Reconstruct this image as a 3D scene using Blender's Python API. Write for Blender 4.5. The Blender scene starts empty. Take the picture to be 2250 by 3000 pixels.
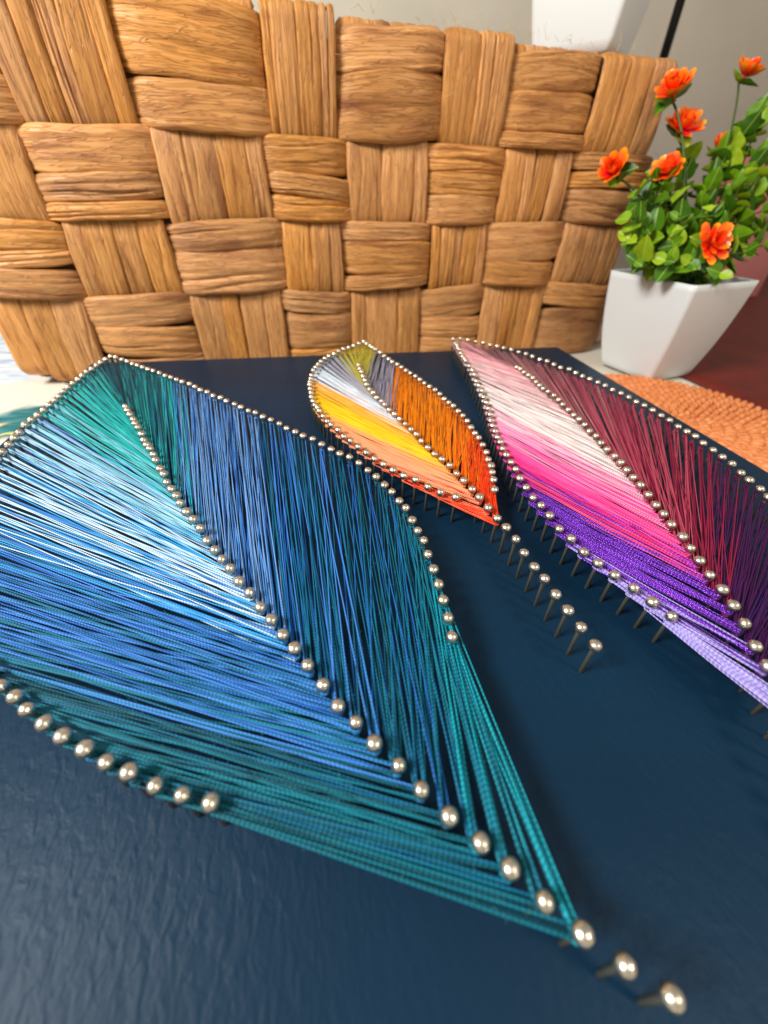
import bpy, bmesh, math, random
from mathutils import Vector, Matrix, noise
random.seed(7)
R = random.Random(11)
scene = bpy.context.scene
COL = scene.collection

# ------------------------------------------------------------------ camera
CAM = Vector((0.0, 0.0, 0.112))
RIGHT = Vector((0.98400, -0.17701, 0.02036))
UP = Vector((0.09371, 0.61134, 0.78580))
FWD = Vector((0.15155, 0.77131, -0.61815))
cd = bpy.data.cameras.new('camera')
cam = bpy.data.objects.new('camera', cd)
COL.objects.link(cam)
cam.matrix_world = Matrix(((RIGHT.x, UP.x, -FWD.x, CAM.x), (RIGHT.y, UP.y, -FWD.y, CAM.y), (RIGHT.z, UP.z, -FWD.z, CAM.z), (0, 0, 0, 1)))
cd.sensor_fit = 'VERTICAL'
cd.sensor_height = 36.0
cd.sensor_width = 27.0
cd.lens = 36.0 * 1197.0 / 3000.0
cd.clip_start = 0.002
cd.clip_end = 20.0
cd.dof.use_dof = True
cd.dof.focus_distance = 0.155
cd.dof.aperture_fstop = 8.5
scene.camera = cam

# ------------------------------------------------------------------ world and lights (indoors)
w = bpy.data.worlds.new('World')
scene.world = w
w.use_nodes = True
w.node_tree.nodes['Background'].inputs['Color'].default_value = (1.0, 0.93, 0.85, 1)
w.node_tree.nodes['Background'].inputs['Strength'].default_value = 0.42

def area(name, loc, target, size, power, color):
    l = bpy.data.lights.new(name, 'AREA')
    l.shape = 'RECTANGLE'
    l.size, l.size_y = size
    l.energy = power
    l.color = color
    o = bpy.data.objects.new(name, l)
    COL.objects.link(o)
    o.location = loc
    o.rotation_euler = (Vector(target) - Vector(loc)).to_track_quat('-Z', 'Y').to_euler()
    return o
area('window_light', (-0.66, -0.06, 0.66), (0.10, 0.30, 0.03), (0.32, 0.26), 15.5, (1.0, 1.0, 0.97))
area('room_lamp', (0.55, -0.45, 0.75), (0.10, 0.25, 0.02), (0.14, 0.14), 4.0, (1.0, 0.88, 0.72))

scene.render.engine = 'CYCLES'
vs = scene.view_settings
vs.view_transform = 'Standard'
vs.look = 'None'
vs.exposure = 0.0
vs.gamma = 1.0
vs.use_curve_mapping = False

# ------------------------------------------------------------------ helpers
def lin(c):
    out = []
    for v in c:
        v /= 255.0
        out.append(v / 12.92 if v <= 0.04045 else ((v + 0.055) / 1.055) ** 2.4)
    return (out[0], out[1], out[2], 1.0)

def new_mat(name):
    m = bpy.data.materials.new(name)
    m.use_nodes = True
    return m, m.node_tree, m.node_tree.nodes['Principled BSDF']

def nd(nt, kind, **kw):
    n = nt.nodes.new(kind)
    for k, v in kw.items():
        if hasattr(n, k):
            setattr(n, k, v)
        else:
            n.inputs[k].default_value = v
    return n

def ramp(nt, stops, interp='LINEAR'):
    n = nt.nodes.new('ShaderNodeValToRGB')
    cr = n.color_ramp
    cr.interpolation = interp
    while len(cr.elements) < len(stops):
        cr.elements.new(0.5)
    for e, (p, c) in zip(cr.elements, stops):
        e.position = p
        e.color = c
    return n

def simple_mat(name, col, rough=0.5, metal=0.0, **kw):
    m, nt, b = new_mat(name)
    b.inputs['Base Color'].default_value = col
    b.inputs['Roughness'].default_value = rough
    b.inputs['Metallic'].default_value = metal
    for k, v in kw.items():
        b.inputs[k].default_value = v
    return m

def link(name, me, parent=None, mat=None):
    o = bpy.data.objects.new(name, me)
    COL.objects.link(o)
    if parent is not None:
        o.parent = parent
    if mat is not None and me is not None and len(me.materials) == 0:
        me.materials.append(mat)
    return o

def thing(name, label, cat, loc=(0, 0, 0), rotz=0.0, group=None):
    o = bpy.data.objects.new(name, None)
    COL.objects.link(o)
    o.empty_display_size = 0.01
    o.location = loc
    o.rotation_euler = (0, 0, rotz)
    o['label'] = label
    o['category'] = cat
    if group:
        o['group'] = group
    return o

def mesh_from(name, verts, faces, smooth=True, uvs=None):
    me = bpy.data.meshes.new(name)
    me.from_pydata([tuple(v) for v in verts], [], faces)
    if smooth:
        me.polygons.foreach_set('use_smooth', [True] * len(me.polygons))
    if uvs is not None:
        lay = me.uv_layers.new(name='UVMap')
        flat = []
        for l in me.loops:
            flat.extend(uvs[l.vertex_index])
        lay.data.foreach_set('uv', flat)
    me.update()
    return me

def lathe(name, prof, n=16):
    vs_, fs = [], []
    for r, z in prof:
        for k in range(n):
            a = 2 * math.pi * k / n
            vs_.append((r * math.cos(a), r * math.sin(a), z))
    for i in range(len(prof) - 1):
        for k in range(n):
            k2 = (k + 1) % n
            fs.append((i * n + k, i * n + k2, (i + 1) * n + k2, (i + 1) * n + k))
    fs.append(tuple(range((len(prof) - 1) * n, len(prof) * n)))
    fs.append(tuple(reversed(range(n))))
    return mesh_from(name, vs_, fs)

def box_mesh(name, size, bevel=0.002, seg=3, center=(0, 0, 0)):
    bm = bmesh.new()
    bmesh.ops.create_cube(bm, size=1.0)
    for v in bm.verts:
        v.co = Vector((v.co.x * size[0] + center[0], v.co.y * size[1] + center[1], v.co.z * size[2] + center[2]))
    if bevel:
        bmesh.ops.bevel(bm, geom=bm.edges[:], offset=bevel, segments=seg, profile=0.5, affect='EDGES')
    me = bpy.data.meshes.new(name)
    bm.to_mesh(me)
    bm.free()
    me.polygons.foreach_set('use_smooth', [True] * len(me.polygons))
    return me

def to_cam(v):
    d = Vector(v) - CAM
    z = d.dot(FWD)
    if z <= 0.003:
        return (-9999, -9999, 0)
    return (1125 + 1197 * d.dot(RIGHT) / z, 1500 - 1197 * d.dot(UP) / z, z)

# ------------------------------------------------------------------ the setting: table under a printed cloth, wall
TABLE_Z = -0.020
m_table, nt, b = new_mat('printed_cloth')
geo = nd(nt, 'ShaderNodeNewGeometry')
warp = nd(nt, 'ShaderNodeTexNoise', Scale=28.0, Detail=2.0)
nt.links.new(geo.outputs['Position'], warp.inputs['Vector'])
wsub = nd(nt, 'ShaderNodeVectorMath', operation='SUBTRACT')
wsub.inputs[1].default_value = (0.5, 0.5, 0.5)
nt.links.new(warp.outputs['Color'], wsub.inputs[0])
wsc = nd(nt, 'ShaderNodeVectorMath', operation='SCALE', Scale=0.035)
nt.links.new(wsub.outputs[0], wsc.inputs[0])
wadd = nd(nt, 'ShaderNodeVectorMath', operation='ADD')
nt.links.new(geo.outputs['Position'], wadd.inputs[0])
nt.links.new(wsc.outputs[0], wadd.inputs[1])
def print_mask(cx, cy, rx, ry, ang, soft=0.12, src=wadd):
    mp = nd(nt, 'ShaderNodeMapping', vector_type='TEXTURE')
    mp.inputs['Location'].default_value = (cx, cy, TABLE_Z)
    mp.inputs['Rotation'].default_value = (0, 0, ang)
    mp.inputs['Scale'].default_value = (rx, ry, 1.0)
    nt.links.new(src.outputs[0], mp.inputs['Vector'])
    ln = nd(nt, 'ShaderNodeVectorMath', operation='LENGTH')
    nt.links.new(mp.outputs[0], ln.inputs[0])
    mr = nd(nt, 'ShaderNodeMapRange')
    mr.inputs['From Min'].default_value = 1.0 + soft
    mr.inputs['From Max'].default_value = 1.0 - soft
    nt.links.new(ln.outputs['Value'], mr.inputs['Value'])
    return mr
def over(prev, mask, col):
    mx = nd(nt, 'ShaderNodeMix', data_type='RGBA')
    nt.links.new(mask.outputs[0], mx.inputs[0])
    if isinstance(prev, tuple):
        mx.inputs[6].default_value = prev
    else:
        nt.links.new(prev.outputs[2], mx.inputs[6])
    if isinstance(col, tuple):
        mx.inputs[7].default_value = col
    else:
        nt.links.new(col.outputs[0], mx.inputs[7])
    return mx
brush = nd(nt, 'ShaderNodeTexNoise', Scale=1.0, Detail=4.0)
bmap = nd(nt, 'ShaderNodeMapping')
bmap.inputs['Rotation'].default_value = (0, 0, 0.9)
bmap.inputs['Scale'].default_value = (40, 220, 1)
nt.links.new(geo.outputs['Position'], bmap.inputs['Vector'])
nt.links.new(bmap.outputs[0], brush.inputs['Vector'])
teal_r = ramp(nt, [(0.3, lin((10, 62, 72))), (0.55, lin((30, 110, 112))), (0.75, lin((90, 150, 165)))])
nt.links.new(brush.outputs['Fac'], teal_r.inputs[0])
blue_r = ramp(nt, [(0.30, lin((120, 146, 178))), (0.48, lin((200, 208, 216))), (0.65, lin((230, 228, 222)))])
nt.links.new(brush.outputs['Fac'], blue_r.inputs[0])
c0 = over(lin((214, 205, 188)), print_mask(-0.285, 0.475, 0.085, 0.095, 0.3), blue_r)
c0 = over(c0, print_mask(-0.206, 0.306, 0.046, 0.026, 0.5), teal_r)
c0 = over(c0, print_mask(-0.290, 0.335, 0.055, 0.030, -0.5), teal_r)
c0 = over(c0, print_mask(-0.300, 0.120, 0.060, 0.110, 0.2), teal_r)
c0 = over(c0, print_mask(-0.205, 0.284, 0.022, 0.0022, 0.0, 0.3), lin((188, 186, 120)))
c0 = over(c0, print_mask(-0.222, 0.302, 0.012, 0.006, 0.3, 0.2), lin((206, 190, 140)))
nt.links.new(c0.outputs[2], b.inputs['Base Color'])
b.inputs['Roughness'].default_value = 0.75
weave = nd(nt, 'ShaderNodeTexNoise', Scale=900.0, Detail=1.0)
nt.links.new(geo.outputs['Position'], weave.inputs['Vector'])
bp = nd(nt, 'ShaderNodeBump', Strength=0.15, Distance=0.0004)
nt.links.new(weave.outputs['Fac'], bp.inputs['Height'])
nt.links.new(bp.outputs[0], b.inputs['Normal'])

bm = bmesh.new()
bmesh.ops.create_grid(bm, x_segments=60, y_segments=60, size=0.5)
for v in bm.verts:
    v.co = Vector((v.co.x * 2.6 + 0.2, v.co.y * 1.5 + 0.2, 0))
    v.co.z = TABLE_Z - 0.0012 + 0.0012 * noise.noise(Vector((v.co.x * 9, v.co.y * 9, 0)))
me = bpy.data.meshes.new('tabletop')
bm.to_mesh(me); bm.free()
me.polygons.foreach_set('use_smooth', [True] * len(me.polygons))
o = link('tabletop', me, None, m_table)
o['kind'] = 'structure'

m_wall, nt, b = new_mat('wall_paint')
n1 = nd(nt, 'ShaderNodeTexNoise', Scale=5.0, Detail=5.0)
g2 = nd(nt, 'ShaderNodeNewGeometry')
nt.links.new(g2.outputs['Position'], n1.inputs['Vector'])
rp = ramp(nt, [(0.3, lin((196, 188, 170))), (0.7, lin((212, 204, 188)))])
nt.links.new(n1.outputs['Fac'], rp.inputs[0])
nt.links.new(rp.outputs[0], b.inputs['Base Color'])
b.inputs['Roughness'].default_value = 0.85
n2 = nd(nt, 'ShaderNodeTexNoise', Scale=60.0, Detail=3.0)
nt.links.new(g2.outputs['Position'], n2.inputs['Vector'])
bp = nd(nt, 'ShaderNodeBump', Strength=0.25, Distance=0.002)
nt.links.new(n2.outputs['Fac'], bp.inputs['Height'])
nt.links.new(bp.outputs[0], b.inputs['Normal'])
o = link('wall', box_mesh('wall', (3.2, 0.04, 1.8), 0.0, center=(0.25, 0.97, 0.4)), None, m_wall)
o['kind'] = 'structure'

# ------------------------------------------------------------------ the string art panel
NAIL_H = 0.0134
BX0, BX1, BY0, BY1 = -0.1676, 0.2333, -0.038, 0.3626
panel = thing('string_art_panel', 'navy painted board with nails strung with coloured threads as three leaves', 'string art', ((BX0 + BX1) / 2, (BY0 + BY1) / 2, 0))
PO = panel.location.copy()
panel_inv = Matrix.Translation(-PO)

m_board, nt, b = new_mat('navy_paint')
g = nd(nt, 'ShaderNodeNewGeometry')
mp = nd(nt, 'ShaderNodeMapping')
mp.inputs['Rotation'].default_value = (0, 0, 0.5)
mp.inputs['Scale'].default_value = (430, 190, 1)
nt.links.new(g.outputs['Position'], mp.inputs['Vector'])
n1 = nd(nt, 'ShaderNodeTexNoise', Scale=1.0, Detail=2.5, Roughness=0.55, Distortion=0.6)
nt.links.new(mp.outputs[0], n1.inputs['Vector'])
n3 = nd(nt, 'ShaderNodeTexNoise', Scale=700.0, Detail=2.0)
nt.links.new(g.outputs['Position'], n3.inputs['Vector'])
patch = nd(nt, 'ShaderNodeTexNoise', Scale=14.0, Detail=1.0)
nt.links.new(g.outputs['Position'], patch.inputs['Vector'])
pm = nd(nt, 'ShaderNodeMapRange')
pm.inputs['From Min'].default_value = 0.35; pm.inputs['From Max'].default_value = 0.62
pm.inputs['To Min'].default_value = 0.45; pm.inputs['To Max'].default_value = 1.0
nt.links.new(patch.outputs['Fac'], pm.inputs['Value'])
ml = nd(nt, 'ShaderNodeMath', operation='MULTIPLY')
nt.links.new(n1.outputs['Fac'], ml.inputs[0]); nt.links.new(pm.outputs[0], ml.inputs[1])
ad = nd(nt, 'ShaderNodeMath', operation='MULTIPLY_ADD')
ad.inputs[1].default_value = 0.12
nt.links.new(n3.outputs['Fac'], ad.inputs[0]); nt.links.new(ml.outputs[0], ad.inputs[2])
bp = nd(nt, 'ShaderNodeBump', Strength=0.6, Distance=0.0005)
nt.links.new(ad.outputs[0], bp.inputs['Height'])
nt.links.new(bp.outputs[0], b.inputs['Normal'])
rp = ramp(nt, [(0.3, lin((8, 35, 55))), (0.7, lin((11, 41, 63)))])
nt.links.new(patch.outputs['Fac'], rp.inputs[0])
# tiny pale dust flecks lying on the paint
vo = nd(nt, 'ShaderNodeTexVoronoi', Scale=95.0)
nt.links.new(g.outputs['Position'], vo.inputs['Vector'])
lt = nd(nt, 'ShaderNodeMath', operation='LESS_THAN'); lt.inputs[1].default_value = 0.03
nt.links.new(vo.outputs['Distance'], lt.inputs[0])
wn = nd(nt, 'ShaderNodeSeparateColor')
nt.links.new(vo.outputs['Color'], wn.inputs[0])
g5 = nd(nt, 'ShaderNodeMath', operation='GREATER_THAN'); g5.inputs[1].default_value = 0.93
nt.links.new(wn.outputs[0], g5.inputs[0])
mu = nd(nt, 'ShaderNodeMath', operation='MULTIPLY')
nt.links.new(lt.outputs[0], mu.inputs[0]); nt.links.new(g5.outputs[0], mu.inputs[1])
mx = nd(nt, 'ShaderNodeMix', data_type='RGBA')
nt.links.new(mu.outputs[0], mx.inputs[0])
nt.links.new(rp.outputs[0], mx.inputs[6])
mx.inputs[7].default_value = lin((150, 150, 150))
nt.links.new(mx.outputs[2], b.inputs['Base Color'])
b.inputs['Roughness'].default_value = 0.46
b.inputs['Specular IOR Level'].default_value = 0.12
link('board', box_mesh('board', (BX1 - BX0, BY1 - BY0, 0.0145), 0.0012, 3, (0, 0, -0.00725)), panel, m_board)

NAILS = {
    'left_outline': [(-141.4,327.4,0.0),(-142.2,320.9,1.0),(-142.8,313.8,2.0),(-143.6,307.5,3.0),(-144.5,301.5,4.0),(-144.9,294.7,5.0),(-145.0,287.9,6.0),(-145.2,281.3,7.0),(-145.5,274.7,8.0),(-145.6,268.2,9.0),(-145.6,261.5,10.0),(-145.5,254.9,11.0),(-145.4,248.1,12.0),(-145.3,241.2,13.0),(-145.4,234.7,14.0),(-145.8,228.8,15.0),(-145.8,222.5,16.0),(-145.0,215.5,17.0),(-144.2,208.6,18.0),(-143.7,201.9,19.0),(-143.0,194.9,20.0),(-142.4,188.2,21.5),(-141.6,181.6,22.4),(-140.8,175.2,23.4),(-139.7,168.6,24.3),(-138.6,162.4,25.3),(-137.1,155.7,26.2),(-135.6,149.4,27.2),(-133.8,143.3,28.1),(-131.8,137.0,29.1),(-129.5,130.9,30.0),(-126.9,124.9,31.0),(-124.0,118.7,32.0),(-121.0,113.0,32.9),(-117.6,107.4,33.9),(-114.0,101.9,34.8),(-110.1,96.5,35.8),(-106.1,91.6,36.7),(-101.8,86.7,37.7),(-97.2,82.0,38.6),(-92.3,77.4,39.6),(-87.4,73.1,40.5),(-82.5,69.1,42.0),(-78.0,65.5,43.0),(-73.2,61.5,44.0),(-68.0,57.4,45.0),(-62.5,53.5,46.0),(-56.9,49.8,47.0),(-51.3,46.1,48.0),(-45.5,42.8,49.0),(-39.7,39.7,50.0),(-33.7,36.9,51.0),(-27.7,34.3,52.0)],
    'right_outline': [(-140.5,334.8,0.0),(-135.1,330.5,1.0),(-130.0,325.9,2.0),(-125.2,321.4,3.0),(-120.5,316.4,4.0),(-115.7,311.2,5.0),(-111.2,306.5,6.0),(-106.6,302.2,7.0),(-102.1,297.8,8.0),(-97.6,293.6,9.0),(-92.9,288.8,10.0),(-88.2,283.6,11.0),(-83.7,279.1,12.0),(-79.0,274.6,13.0),(-74.3,269.8,14.0),(-70.0,265.4,15.0),(-65.9,261.1,16.0),(-61.7,256.6,17.0),(-57.1,251.3,18.0),(-52.5,246.1,19.0),(-48.1,241.7,20.0),(-43.7,236.8,21.0),(-39.4,231.5,22.0),(-35.0,226.6,23.0),(-30.7,221.8,24.0),(-26.4,217.0,25.0),(-22.1,212.5,26.0),(-17.7,207.3,27.0),(-13.5,201.8,28.0),(-9.4,197.0,29.0),(-5.3,192.2,30.0),(-0.9,186.7,31.0),(3.3,181.3,32.0),(7.4,176.4,33.0),(11.4,171.4,34.0),(15.4,166.4,35.0),(19.2,160.8,36.0),(22.5,154.5,37.0),(25.5,148.3,38.0),(28.0,142.4,39.0),(30.0,136.6,40.0),(31.8,130.5,41.0),(33.1,123.9,42.0),(33.9,117.1,43.0),(34.5,110.5,44.0),(35.0,104.3,45.0),(35.2,97.8,46.0),(35.3,90.8,47.0),(35.1,84.0,48.0),(34.6,77.5,49.0),(34.0,71.0,50.0),(33.3,64.4,51.0)],
    'midrib': [(-102.7,239.6,0.0),(-100.4,234.7,1.0),(-97.4,228.9,2.0),(-94.4,223.0,3.0),(-91.8,217.3,4.0),(-88.8,211.3,5.0),(-85.6,205.0,6.0),(-82.7,198.5,7.0),(-80.0,193.0,8.0),(-77.3,187.6,9.0),(-74.4,181.8,10.0),(-71.8,176.0,11.0),(-68.9,169.9,12.0),(-65.9,163.9,13.0),(-63.0,158.0,14.0),(-60.0,152.1,15.0),(-57.2,146.5,16.0),(-54.3,140.9,17.0),(-50.9,135.1,18.0),(-47.4,129.3,19.0),(-44.1,123.6,20.0),(-40.9,117.7,21.0),(-37.5,111.9,22.0),(-34.2,106.5,23.0),(-30.9,101.1,24.0),(-27.4,95.4,25.0),(-24.0,89.8,26.0),(-20.7,84.3,27.0),(-17.3,78.6,28.0),(-13.9,73.1,29.0),(-10.5,67.5,30.0),(-7.0,61.7,31.0),(-3.5,56.0,32.0),(-0.1,50.4,33.0),(3.5,45.1,34.0),(7.4,39.9,35.0),(11.3,34.6,36.0),(15.4,29.1,37.0),(19.6,23.7,38.0),(23.9,18.5,39.0),(28.4,13.7,40.0),(32.8,8.9,41.0),(37.3,3.8,42.0),(42.2,-1.0,43.0),(47.4,-5.3,44.0)],
    'o_left': [(43.5,345.9,0.0),(38.7,342.2,1.0),(34.0,338.0,2.0),(29.2,332.8,3.0),(25.0,327.5,4.0),(21.0,322.1,5.0),(17.0,316.5,6.0),(13.5,311.1,7.0),(10.6,305.4,8.0),(7.9,299.1,9.0),(5.7,292.6,10.0),(3.8,285.7,11.0),(2.3,278.5,12.0),(1.5,272.0,13.0),(1.0,266.0,14.0),(0.6,259.8,15.0),(0.6,253.6,16.0),(0.7,247.7,17.0),(1.0,241.6,18.0),(1.6,234.9,19.0),(2.4,229.0,20.0),(3.4,224.3,21.0),(4.5,219.4,22.0),(6.0,213.4,23.0),(7.8,207.1,24.0),(10.0,200.8,25.0),(12.5,194.6,26.0),(15.2,188.4,27.0),(18.1,182.1,28.0),(21.2,176.2,29.0),(24.3,170.7,30.0),(27.3,164.8,31.0),(30.4,158.7,32.0),(33.9,153.5,33.0),(37.9,148.5,34.0),(41.9,143.3,35.0),(45.8,138.0,36.0),(50.2,132.9,37.0),(55.3,128.9,38.0)],
    'o_right': [(48.2,352.2,0.0),(49.9,346.0,0.5),(51.5,339.8,1.0),(52.9,334.8,1.5),(54.3,329.7,2.0),(56.7,320.7,3.0),(58.7,312.2,4.0),(60.5,305.0,5.0),(62.5,298.7,6.0),(64.8,293.1,7.0),(66.8,287.2,8.0),(68.4,280.0,9.0),(69.9,272.9,10.0),(71.6,266.7,11.0),(73.4,260.8,12.0),(75.2,254.6,13.0),(76.8,248.0,14.0),(78.3,241.5,15.0),(79.3,234.9,16.0),(80.2,228.1,17.0),(81.2,221.5,18.0),(82.1,215.2,19.0),(82.9,209.0,20.0),(83.5,202.8,21.0),(83.8,196.2,22.0),(83.6,189.2,23.0),(83.3,182.4,24.0),(83.0,175.8,25.0),(82.4,169.0,26.0),(81.6,162.2,27.0),(80.5,155.9,28.0),(79.3,149.9,29.0),(77.7,144.0,30.0),(75.7,138.2,31.0),(73.4,132.0,32.0)],
    'o_mid': [(36.6,295.2,0.0),(36.4,287.2,1.0),(36.5,279.4,2.0),(36.5,271.3,3.0),(36.6,263.5,4.0),(36.8,256.0,5.0),(37.4,248.6,6.0),(38.6,241.7,7.0),(40.1,235.4,8.0),(41.5,229.4,9.0),(42.8,223.4,10.0),(44.1,216.8,11.0),(45.8,210.3,12.0),(47.7,204.1,13.0),(49.4,197.7,14.0),(50.9,191.3,15.0),(52.2,184.8,16.0),(53.5,177.9,17.0),(54.9,171.2,18.0),(56.7,165.0,19.0),(58.5,159.2,20.0),(60.0,153.0,21.0),(61.3,146.2,22.0),(62.7,139.8,23.0),(64.1,133.6,24.0),(65.1,126.9,25.0),(66.0,120.0,26.0),(67.1,113.3,27.0),(68.2,106.7,28.0),(68.9,100.0,29.0),(69.3,93.4,30.0),(69.7,86.8,31.0),(70.1,80.3,32.0),(70.4,73.8,33.0),(70.8,67.3,34.0),(71.2,60.8,35.0),(71.9,54.7,36.0)],
    'p_left': [(123.4,338.0,0.0),(122.6,332.3,0.3),(121.7,326.5,0.7),(120.9,320.7,1.0),(119.8,313.4,1.5),(118.8,306.0,2.0),(118.1,299.9,2.5),(117.3,293.8,3.0),(115.8,282.9,4.0),(114.4,273.3,5.0),(112.8,264.2,6.0),(111.0,254.7,7.0),(109.3,245.5,8.0),(107.7,236.9,9.0),(106.0,228.0,10.0),(103.8,218.8,11.0),(101.6,210.2,12.0),(99.7,202.7,13.0),(97.9,195.8,14.0),(96.3,189.4,15.0),(94.9,183.1,16.0),(93.6,176.8,17.0),(92.4,170.6,18.0),(91.3,164.6,19.0),(90.4,158.2,20.0),(89.5,151.5,21.0),(88.6,144.6,22.0),(87.9,137.6,23.0),(87.5,130.9,24.0),(87.3,124.2,25.0),(87.6,117.6,26.0),(88.1,110.9,27.0),(88.5,104.0,28.0),(89.2,97.4,29.0),(90.5,91.1,30.0),(92.2,84.7,31.0),(94.1,78.4,32.0),(96.4,72.3,33.0),(98.8,66.3,34.0),(101.0,60.4,35.0)],
    'p_right': [(125.9,352.1,0.0),(132.2,350.7,1.0),(137.5,346.8,2.0),(142.5,341.5,3.0),(147.5,337.2,4.0),(151.7,332.3,5.0),(155.6,326.7,6.0),(159.8,321.8,7.0),(163.7,316.6,8.0),(166.8,310.3,9.0),(169.7,304.0,10.0),(172.6,297.8,11.0),(175.5,291.7,12.0),(178.1,285.4,13.0),(180.3,279.0,14.0),(182.7,272.6,15.0),(185.4,266.6,16.0),(187.8,261.0,17.0),(189.2,254.5,18.0),(190.3,247.5,19.0),(191.9,241.0,20.0),(193.5,234.8,21.0),(194.9,228.3,22.0),(196.1,221.8,23.0),(196.8,214.9,24.0),(197.6,208.4,25.0),(198.5,202.2,26.0),(199.0,195.5,27.0),(199.0,188.5,28.0),(198.9,181.5,29.0),(198.7,174.6,30.0),(198.8,168.3,31.0),(198.5,162.1,32.0),(197.6,155.3,33.0),(196.5,148.2,34.0),(195.3,141.3,35.0),(194.3,134.6,36.0),(193.2,128.1,37.0),(191.6,121.6,38.0),(189.6,115.0,39.0),(187.1,108.8,40.0),(184.7,102.7,41.0),(182.0,96.6,42.0),(178.9,90.8,43.0),(175.6,85.1,44.0),(171.9,79.7,45.0),(167.9,74.4,46.0),(163.6,69.4,47.0),(159.1,64.6,48.0),(154.2,60.1,49.0),(149.2,55.8,50.0)],
    'p_mid': [(150.8,277.8,0.0),(150.8,272.5,1.0),(150.9,266.7,2.0),(151.2,260.8,3.0),(151.2,254.4,4.0),(150.4,247.5,5.0),(149.8,240.9,6.0),(149.6,235.3,7.0),(149.8,229.5,8.0),(150.1,223.2,9.0),(150.0,217.0,10.0),(149.4,210.3,11.0),(148.7,203.1,12.0),(148.4,196.6,13.0),(148.2,190.3,14.0),(147.3,183.5,15.0),(146.3,176.7,16.0),(145.5,170.3,17.0),(144.7,163.9,18.0),(143.7,156.9,19.0),(142.7,149.9,20.0),(141.7,143.7,21.0),(140.6,137.6,22.0),(139.5,131.4,23.0),(138.4,125.0,24.0),(137.0,118.2,25.0),(135.5,111.6,26.0),(134.2,105.4,27.0),(132.9,99.1,28.0),(131.5,92.4,29.0),(130.0,85.9,30.0),(128.1,79.7,31.0),(126.1,73.3,32.0),(124.5,66.9,33.0),(122.7,60.6,34.0),(120.2,54.2,35.0),(117.6,47.6,36.0),(115.0,41.4,37.0),(112.7,35.3,38.0),(110.4,29.1,39.0),(108.2,22.9,40.0),(106.1,16.6,41.0),(104.2,10.3,42.0),(102.3,3.9,43.0)],
}
for k in NAILS:
    NAILS[k] = [(Vector((x / 1000.0, y / 1000.0, 0)), i) for x, y, i in NAILS[k]]

m_head = None
m_head, nt, b = new_mat('nickel_brass_head')
b.inputs['Base Color'].default_value = lin((222, 213, 195))
b.inputs['Metallic'].default_value = 1.0
b.inputs['Roughness'].default_value = 0.27
tc = nd(nt, 'ShaderNodeTexCoord')
oi = nd(nt, 'ShaderNodeObjectInfo')
rs = nd(nt, 'ShaderNodeVectorMath', operation='SCALE')
nt.links.new(oi.outputs['Location'], rs.inputs[0]); rs.inputs['Scale'].default_value = 37.0
ra = nd(nt, 'ShaderNodeVectorMath', operation='ADD')
nt.links.new(tc.outputs['Object'], ra.inputs[0]); nt.links.new(rs.outputs[0], ra.inputs[1])
n1 = nd(nt, 'ShaderNodeTexNoise', Scale=700.0, Detail=3.0)
nt.links.new(ra.outputs[0], n1.inputs['Vector'])
rr_ = nd(nt, 'ShaderNodeMapRange')
rr_.inputs['To Min'].default_value = 0.16; rr_.inputs['To Max'].default_value = 0.46
nt.links.new(n1.outputs['Fac'], rr_.inputs['Value']); nt.links.new(rr_.outputs[0], b.inputs['Roughness'])
bp = nd(nt, 'ShaderNodeBump', Strength=0.3, Distance=0.0005)
nt.links.new(n1.outputs['Fac'], bp.inputs['Height'])
nt.links.new(bp.outputs[0], b.inputs['Normal'])
m_shank = simple_mat('dull_steel_shank', lin((128, 126, 112)), 0.4, 0.5)
shank_me = lathe('nail_shank', [(0.00066, -0.002), (0.00066, 0.0118), (0.0009, 0.0122)], 10)
shank_me.materials.append(m_shank)
# a little crumb of lifted paint where the nail enters the board
crumb_me = lathe('paint_collar', [(0.00155, 0.00005), (0.0013, 0.00025), (0.0007, 0.00035)], 10)
head_me = lathe('nail_head', [(0.0007, 0.01165), (0.0014, 0.0118), (0.00178, 0.01225), (0.00195, 0.01275), (0.00190, 0.0134), (0.00164, 0.0140), (0.00118, 0.01445), (0.0006, 0.0147), (0.0001, 0.01477)], 18)
head_me.materials.append(m_head)

all_nails = []
for key in NAILS:
    for pos, i in NAILS[key]:
        all_nails.append((key, pos, i))
def nail_size(pos):
    x, y, z = to_cam((pos.x, pos.y, 0.0127))
    if z <= 0 or not (-12 < x < 2262 and -12 < y < 3012):
        return 0.0
    return 1.0 / z
all_nails.sort(key=lambda t: -nail_size(t[1]))
rest_v, rest_f, rest_m = [], [], []
for idx, (key, pos, i) in enumerate(all_nails):
    tilt = Matrix.Rotation(R.gauss(0, 0.013), 4, 'X') @ Matrix.Rotation(R.gauss(0, 0.013), 4, 'Y') @ Matrix.Rotation(R.uniform(0, 6.28), 4, 'Z')
    mw = Matrix.Translation(pos - PO + Vector((0, 0, R.uniform(-0.0005, 0.0003)))) @ tilt
    if idx < 300:
        s = link('nail', shank_me, panel)
        s.matrix_basis = mw
        hd = link('nail_head', head_me, s)
        k_ = R.uniform(0.88, 1.02)
        hd.scale = (k_ * R.uniform(0.96, 1.04), k_, R.uniform(0.97, 1.02))
    else:
        for src, mi in ((shank_me, 0), (head_me, 1)):
            off = len(rest_v)
            rest_v.extend([mw @ v.co for v in src.vertices])
            for p in src.polygons:
                rest_f.append(tuple(q + off for q in p.vertices)); rest_m.append(mi)
me = mesh_from('further_nails', rest_v, rest_f)
me.materials.append(m_shank); me.materials.append(m_head)
me.polygons.foreach_set('material_index', rest_m)
o = link('further_nails', me, panel)
o['kind'] = 'stuff'

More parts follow.
